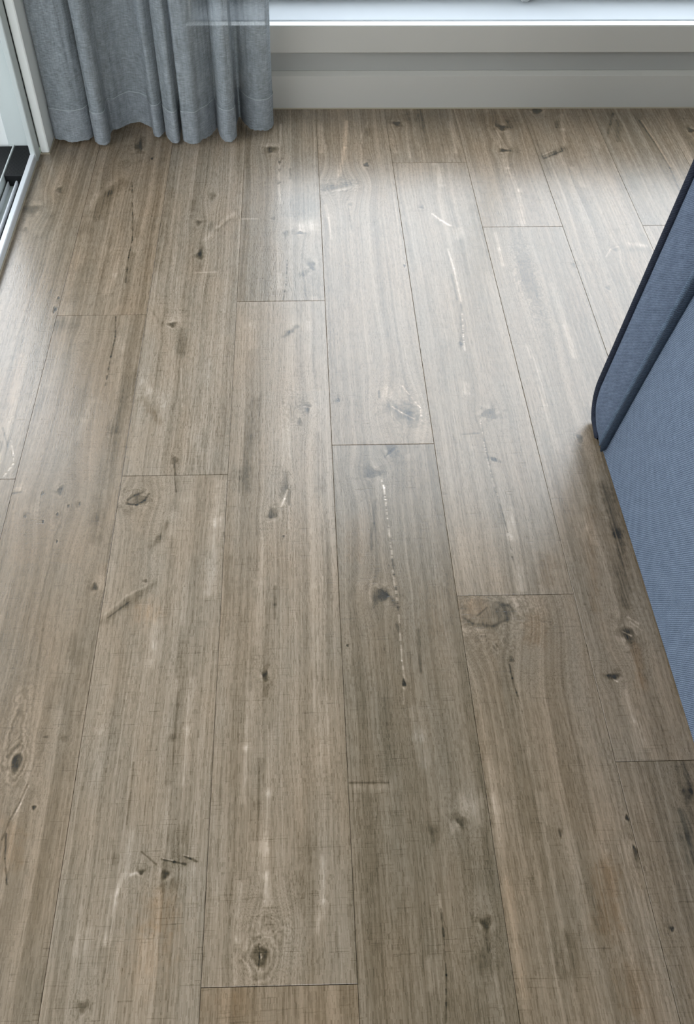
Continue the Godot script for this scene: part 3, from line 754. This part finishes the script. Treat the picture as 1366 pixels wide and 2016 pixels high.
# ------------------------------------------------------------------ sofa
func sofa() -> void:
	var root := base("sofa", Vector3(1.2575, 0, -0.62))
	root.set_meta("label", "blue grey twill sofa with piped rounded arm front standing on the plank floor")
	root.set_meta("category", "sofa")
	var off := Vector3(1.2575, 0, -0.62)
	var x0 := 1.2575
	var high := 0.62
	var zp := func(y: float) -> float: return -1.1134 + 0.212 * y
	var zq := func(y: float) -> float:
		var z := -1.2154 + 0.142 * (y - 0.055)
		if y < 0.085:
			z += 0.070 * (1.0 - sqrt(maxf(0.0, 1.0 - pow((0.085 - y) / 0.085, 2.0))))
		return z
	# the arm: outer side, rolled top, inner side, from the front seam to the back
	var prof := []
	for k in 15:
		prof.append(Vector2(x0 - 0.003 * sin(PI * k / 14.0), lerpf(0.004, high - 0.035, k / 14.0)))
	for k in range(1, 9):
		var a := PI / 2 * k / 8.0
		prof.append(Vector2(x0 + 0.035 * (1.0 - cos(a)), high - 0.035 + 0.035 * sin(a)))
	for k in range(1, 9):
		var a := PI / 2 * k / 8.0
		prof.append(Vector2(x0 + 0.145 + 0.035 * sin(a), high - 0.035 + 0.035 * cos(a)))
	for k in range(1, 8):
		prof.append(Vector2(x0 + 0.18, lerpf(high - 0.035, 0.004, k / 7.0)))
	var rows := []
	var uvs := []
	for r in 25:
		var row := []
		var uv := []
		var run := 0.0
		for k in prof.size():
			var p: Vector2 = prof[k]
			if k > 0:
				run += p.distance_to(prof[k - 1])
			var z: float = lerpf(zp.call(p.y), -0.14, r / 24.0)
			row.append(Vector3(p.x, p.y, z) - off)
			uv.append(Vector2(z, run))
		rows.append(row)
		uvs.append(uv)
	var st := surf()
	sheet(st, rows, uvs, Vector3.LEFT)
	obj("arm_panel", st, M.sofa, root, true)
	# the padded front of the arm: its border faces the door, between two seams
	rows = []
	uvs = []
	for r in 61:
		var y: float = lerpf(0.006, high + 0.01, pow(r / 60.0, 1.25))
		var a: float = zp.call(y)
		var b: float = zq.call(y)
		var row := []
		var uv := []
		var ease := minf(1.0, 0.25 + y / 0.06)
		for k in 13:
			var s := k / 12.0
			row.append(Vector3(x0 - 0.013 * ease * pow(sin(PI * s), 0.7) + 0.004 * s, y, lerpf(a, b, s)) - off)
			uv.append(Vector2(s * 0.13, y + s * 0.125))
		for k in range(1, 7):
			row.append(Vector3(lerpf(x0 + 0.004, x0 + 0.185, k / 6.0), y, b - 0.012 * sin(PI * k / 6.0)) - off)
			uv.append(Vector2(0.13 + k * 0.03, y + 0.125 + k * 0.03))
		for k in range(1, 5):
			row.append(Vector3(x0 + 0.185, y, lerpf(b, a, k / 4.0)) - off)
			uv.append(Vector2(0.31 + k * 0.03, y))
		rows.append(row)
		uvs.append(uv)
	st = surf()
	sheet(st, rows, uvs, Vector3.LEFT)
	obj("arm_front", st, M.rib, root, true)
	slab("arm_cap", Vector3(x0 + 0.002, high - 0.02, -1.13) - off, Vector3(x0 + 0.183, high + 0.012, -0.98) - off, M.rib, root, 0.012)
	# flat dark binding round the outer edge
	var line := PackedVector3Array()
	for r in 50:
		var y := lerpf(0.012, high, pow(r / 49.0, 1.35))
		line.append(Vector3(x0 - 0.0005, y, zq.call(y) + 0.001) - off)
	var foot: Vector3 = line[0]
	line.reverse()
	for k in range(1, 9):
		line.append(foot + Vector3(-0.004 * k / 8.0, -0.003 * k / 8.0, 0.050 * k / 8.0))
	obj("edge_binding", cord(surf(), line, 0.0075, 0.8, Vector3.LEFT), M.trim_cloth, root, true)
	# double piping in the front seam
	for j in 2:
		line = PackedVector3Array()
		for r in 40:
			var y := lerpf(0.012 - 0.004 * j, high, r / 39.0)
			line.append(Vector3(x0 - 0.006 + 0.001 * j, y, zp.call(y) - 0.006 + 0.0115 * j) - off)
		obj("piping", cord(surf(), line, 0.0052 if j == 0 else 0.0062, 1.0, Vector3.LEFT), M.piping if j == 0 else M.welt, root, true)
	# the rest of the sofa, to the side of the picture
	obj("seat_base", box(surf(), Vector3(1.445, 0.05, -1.06) - off, Vector3(2.75, 0.30, -0.16) - off, 0.02), M.sofa, root)
	obj("seat_cushion", box(surf(), Vector3(1.45, 0.305, -1.10) - off, Vector3(2.745, 0.45, -0.36) - off, 0.045), M.sofa, root)
	obj("backrest", box(surf(), Vector3(1.45, 0.305, -0.36) - off, Vector3(2.745, 0.84, -0.14) - off, 0.06), M.sofa, root)
	obj("arm", box(surf(), Vector3(2.755, 0.004, -1.12) - off, Vector3(2.935, 0.62, -0.14) - off, 0.035), M.sofa, root)

# ------------------------------------------------------------------ sliding door on the left
func sliding_door() -> void:
	var d := base("door_1")
	struct(d, "white framed sliding glass door with its low floor track", "sliding door")
	# threshold rail, standing a little above the floor
	slab("threshold", Vector3(0.0265, -0.02, -2.150), Vector3(0.0400, 0.0215, 1.16), M.aluminium, d, 0.0018)
	slab("sealant", Vector3(0.0395, -0.004, -2.150), Vector3(0.0425, 0.0035, 1.16), M.caulk, d, 0.001)
	slab("track_floor", Vector3(-0.12, -0.03, -2.2), Vector3(0.027, -0.012, 1.16), M.door_frame, d, 0.001)
	slab("track_rail", Vector3(0.0035, -0.013, -2.07), Vector3(0.0095, 0.004, 1.16), M.aluminium, d, 0.002)
	slab("gasket", Vector3(0.0100, -0.012, -2.07), Vector3(0.0262, -0.004, 1.16), M.rubber, d, 0.001)
	slab("track_lip", Vector3(-0.017, -0.013, -2.07), Vector3(-0.0135, 0.002, 1.16), M.aluminium, d, 0.001)
	slab("track_blade", Vector3(-0.0255, -0.02, -2.2), Vector3(-0.0215, 0.0215, 1.16), M.door_frame, d, 0.001)
	slab("gasket", Vector3(-0.0212, -0.012, -2.07), Vector3(-0.0172, -0.002, 1.16), M.rubber, d, 0.001)
	# ribbed black end pieces against the jamb
	for k in 2:
		var lo := Vector3(-0.0213, -0.012, -2.2) if k == 0 else Vector3(-0.085, -0.012, -2.2)
		var hi := Vector3(0.0263, 0.0185, -2.055) if k == 0 else Vector3(-0.026, 0.0165, -1.95)
		var p := slab("end_block", lo, hi, M.rubber, d, 0.002)
		var st := surf()
		var x := lo.x + 0.003
		while x < hi.x - 0.003:
			box(st, Vector3(x, hi.y - 0.0005, lo.z + 0.002), Vector3(x + 0.0016, hi.y + 0.0008, hi.z - 0.004), 0.0003)
			x += 0.0034
		obj("rib", st, M.rubber, p)
	# jamb members
	slab("jamb", Vector3(-0.0365, -0.012, -2.42), Vector3(0.0163, 2.12, -2.199), M.door_frame, d, 0.0015)
	slab("jamb", Vector3(0.0168, -0.012, -2.42), Vector3(0.0270, 2.12, -2.185), M.door_frame, d, 0.0012)
	slab("jamb", Vector3(0.0275, -0.004, -2.195), Vector3(0.0412, 2.12, -2.148), M.door_frame, d, 0.002)
	slab("jamb", Vector3(-0.11, -0.012, -2.42), Vector3(-0.0372, 2.12, -2.208), M.frame, d, 0.0015)
	slab("lintel", Vector3(-0.12, 2.12, -2.42), Vector3(0.0405, 2.18, 1.2), M.door_frame, d, 0.002)
	slab("jamb", Vector3(-0.11, -0.02, 1.16), Vector3(0.0405, 2.12, 1.2), M.door_frame, d, 0.002)
	# the leaf, slid back
	for z: float in [-0.62, 1.08]:
		slab("stile", Vector3(-0.085, 0.022, z), Vector3(-0.045, 2.115, z + 0.075), M.door_frame, d, 0.003)
	for y: float in [0.022, 2.03]:
		slab("rail", Vector3(-0.085, y, -0.545), Vector3(-0.045, y + 0.085, 1.08), M.door_frame, d, 0.003)
	slab("pane", Vector3(-0.068, 0.107, -0.545), Vector3(-0.062, 2.03, 1.08), M.glass, d, 0.0005)
	var t := base("trim_1")
	struct(t, "white door casing between the sliding door and the curtain", "trim")
	slab("casing", Vector3(0.0436, 0.0015, -2.30), Vector3(0.0655, 2.2, -2.190), M.casing, t, 0.003)
	slab("sealant", Vector3(0.0425, -0.003, -2.27), Vector3(0.0672, 0.003, -2.187), M.caulk, t, 0.001)
	slab("backing", Vector3(0.041, 0.0015, -2.44), Vector3(0.0436, 2.2, -2.20), M.rubber, t, 0.0005)

# ------------------------------------------------------------------ window wall
func window_wall() -> void:
	var at := Vector3(1.0, 0, -2.4147)
	var turn := -0.0114
	var w := base("wall_back", at, turn)
	struct(w, "pale grey painted wall below and beside the window, darkened for shade under the sill", "wall")
	slab("wall_panel", Vector3(-1.16, -0.02, -0.22), Vector3(2.8, 0.2145, -0.0148), M.wall, w, 0.001)
	slab("wall_panel", Vector3(-1.16, 0.2145, -0.22), Vector3(-0.565, 2.6, -0.0148), M.wall, w, 0.001)
	slab("wall_panel", Vector3(2.3, 0.2145, -0.22), Vector3(2.8, 2.6, -0.0148), M.wall, w, 0.001)
	slab("wall_panel", Vector3(-0.565, WINDOW_TOP, -0.22), Vector3(2.3, 2.6, -0.0148), M.wall, w, 0.001)
	var b := base("baseboard_back", at, turn)
	struct(b, "pale grey painted baseboard under the window", "baseboard")
	var st := surf()
	var edge := [Vector2(-0.0146, 0.0025), Vector2(-0.0146, 0.0980), Vector2(-0.0120, 0.0980), Vector2(-0.0012, 0.0900), Vector2(0.0, 0.0885), Vector2(0.0, 0.0025)]
	for k in edge.size() - 1:
		var p: Vector2 = edge[k]
		var q: Vector2 = edge[k + 1]
		quad(st, Vector3(-0.95, p.y, p.x), Vector3(2.6, p.y, p.x), Vector3(2.6, q.y, q.x), Vector3(-0.95, q.y, q.x), Vector3(0, (q.x - p.x) + 0.0001, p.y - q.y if k > 0 else -1.0))
	obj("board", st, M.paint, b)
	slab("sealant", Vector3(-0.95, -0.002, -0.006), Vector3(2.6, 0.0035, 0.0014), M.caulk, b, 0.001)
	var s := base("trim_2", at, turn)
	struct(s, "white glossy window sill with a deep flat apron", "window sill")
	slab("apron", Vector3(-0.575, 0.1515, -0.0147), Vector3(2.6, 0.2190, 0.0060), M.paint, s, 0.002)
	slab("nosing", Vector3(-0.575, 0.2183, -0.0205), Vector3(2.6, 0.2205, 0.0050), M.frame, s, 0.001)
	slab("sill_board", Vector3(-0.575, 0.2145, -0.17), Vector3(2.6, 0.2225, -0.0225), M.sill, s, 0.002)
	var f := base("window_1", at, turn)
	struct(f, "wide window with a white frame and a rounded mullion", "window")
	slab("frame", Vector3(-0.565, 0.2227, -0.200), Vector3(2.3, 0.285, -0.1480), M.frame, f, 0.004)
	slab("frame", Vector3(-0.565, WINDOW_TOP - 0.06, -0.200), Vector3(2.3, WINDOW_TOP, -0.1480), M.frame, f, 0.004)
	slab("frame", Vector3(-0.565, 0.285, -0.200), Vector3(-0.505, WINDOW_TOP - 0.06, -0.1480), M.frame, f, 0.004)
	slab("frame", Vector3(2.24, 0.285, -0.200), Vector3(2.3, WINDOW_TOP - 0.06, -0.1480), M.frame, f, 0.004)
	slab("mullion", Vector3(0.3035, 0.2229, -0.195), Vector3(0.3345, WINDOW_TOP - 0.06, -0.1255), M.frame, f, 0.008)
	slab("pane", Vector3(-0.505, 0.285, -0.178), Vector3(0.3035, WINDOW_TOP - 0.06, -0.172), M.glass, f, 0.0005)
	slab("pane", Vector3(0.3345, 0.285, -0.178), Vector3(2.24, WINDOW_TOP - 0.06, -0.172), M.glass, f, 0.0005)

const WINDOW_TOP := 2.15

func shell() -> void:
	var o := slab("wall_left", Vector3(-0.17, -0.06, 1.2), Vector3(0.041, 2.6, 2.7), M.wall)
	struct(o, "white wall behind the sliding door", "wall")
	o = slab("wall_left", Vector3(-0.17, 2.18, -2.62), Vector3(0.041, 2.6, 1.2), M.wall)
	struct(o, "white wall above the sliding door", "wall")
	o = slab("wall_left", Vector3(-0.17, -0.06, -2.62), Vector3(0.0405, 2.18, -2.422), M.wall)
	struct(o, "white wall corner between sliding door and window", "wall")
	o = slab("wall_right", Vector3(3.55, -0.06, -2.6), Vector3(3.75, 2.6, 2.7), M.wall)
	struct(o, "white side wall beyond the sofa", "wall")
	var back := base("wall_front")
	struct(back, "white wall with an added fill window at the back of the room", "wall")
	slab("wall_panel", Vector3(0.041, -0.06, 2.55), Vector3(3.55, 0.1, 2.75), M.wall, back)
	slab("wall_panel", Vector3(0.041, 2.42, 2.55), Vector3(3.55, 2.6, 2.75), M.wall, back)
	slab("wall_panel", Vector3(0.041, 0.1, 2.55), Vector3(0.4, 2.42, 2.75), M.wall, back)
	slab("wall_panel", Vector3(3.2, 0.1, 2.55), Vector3(3.55, 2.42, 2.75), M.wall, back)
	var rear := base("window_2")  # out of view, put in to brighten the foreground
	struct(rear, "added unseen window at the back of the room for fill light", "window")
	for k in 3:
		slab("frame", Vector3(0.4 + k * 1.37, 0.1, 2.62), Vector3(0.46 + k * 1.37, 2.42, 2.69), M.frame, rear)
	for k in 2:
		slab("frame", Vector3(0.46, 0.1 + k * 2.26, 2.62), Vector3(3.14, 0.16 + k * 2.26, 2.69), M.frame, rear)
		slab("pane", Vector3(0.46 + k * 1.37, 0.16, 2.652), Vector3(1.77 + k * 1.37, 2.36, 2.658), M.glass, rear, 0.0005)
	o = slab("added_wall_outside", Vector3(-1.75, -0.09, -3.2), Vector3(-1.6, 1.35, 3.0), M.concrete)  # unseen, added to hold back low sky light at the door
	struct(o, "pale screen wall added outside, out of view, to limit door light", "wall")
	o = slab("added_roof", Vector3(-1.35, 2.62, -3.4), Vector3(-0.18, 2.8, 3.2), M.concrete)  # unseen, added overhead to cut sky light from the door side
	struct(o, "roof slab outside, put in to limit sky light through the sliding door", "added_roof")
	o = slab("ceiling", Vector3(-0.17, 2.6, -2.7), Vector3(3.75, 2.75, 2.75), M.ceiling)
	struct(o, "white flat ceiling above the room", "ceiling")
	o = slab("ground", Vector3(-30, -0.3, -40), Vector3(-0.18, -0.09, 30), M.paving)
	struct(o, "dark paved terrace outside the sliding door", "terrace")
	o = slab("ground", Vector3(-30, -3.2, -60), Vector3(40, -3.0, -2.7), M.lawn)
	struct(o, "garden ground outside the window", "ground")

func _ready() -> void:
	rng.seed = 5
	# camera: looking down at the floor towards the window, lens shifted sideways
	var cam := Camera3D.new()
	cam.name = "camera"
	cam.projection = Camera3D.PROJECTION_FRUSTUM
	cam.near = 0.05
	cam.far = 200.0
	cam.size = 2.0 * 0.05 * 1008.0 / 1750.0
	cam.frustum_offset = Vector2(0.05 * 65.55 / 1750.0, 0.0)
	cam.position = Vector3(0.69789, 1.19664, 0.0)
	cam.basis = Basis(Vector3.UP, -0.0254) * Basis(Vector3.RIGHT, -0.8852) * Basis(Vector3.BACK, 0.0045)
	add_child(cam)
	cam.current = true
	# an even bright sky lights the room through the window, the door and the added rear window
	var sky := ProceduralSkyMaterial.new()
	sky.sky_top_color = Color(0.925, 0.962, 1.0)
	sky.sky_horizon_color = Color(0.97, 0.985, 1.0)
	sky.ground_bottom_color = Color(0.45, 0.46, 0.44)
	sky.ground_horizon_color = Color(0.75, 0.78, 0.78)
	var e := Environment.new()
	e.background_mode = Environment.BG_SKY
	e.sky = Sky.new()
	e.sky.sky_material = sky
	e.background_energy_multiplier = 1.0
	e.tonemap_mode = Environment.TONE_MAPPER_LINEAR
	e.tonemap_exposure = 6.0
	e.sdfgi_enabled = true
	e.ssao_enabled = true
	e.ssil_enabled = true
	var we := WorldEnvironment.new()
	we.name = "world"
	we.environment = e
	add_child(we)
	materials()
	shell()
	window_wall()
	sliding_door()
	describe_grain()
	lay_floor()
	sofa()
	curtain()
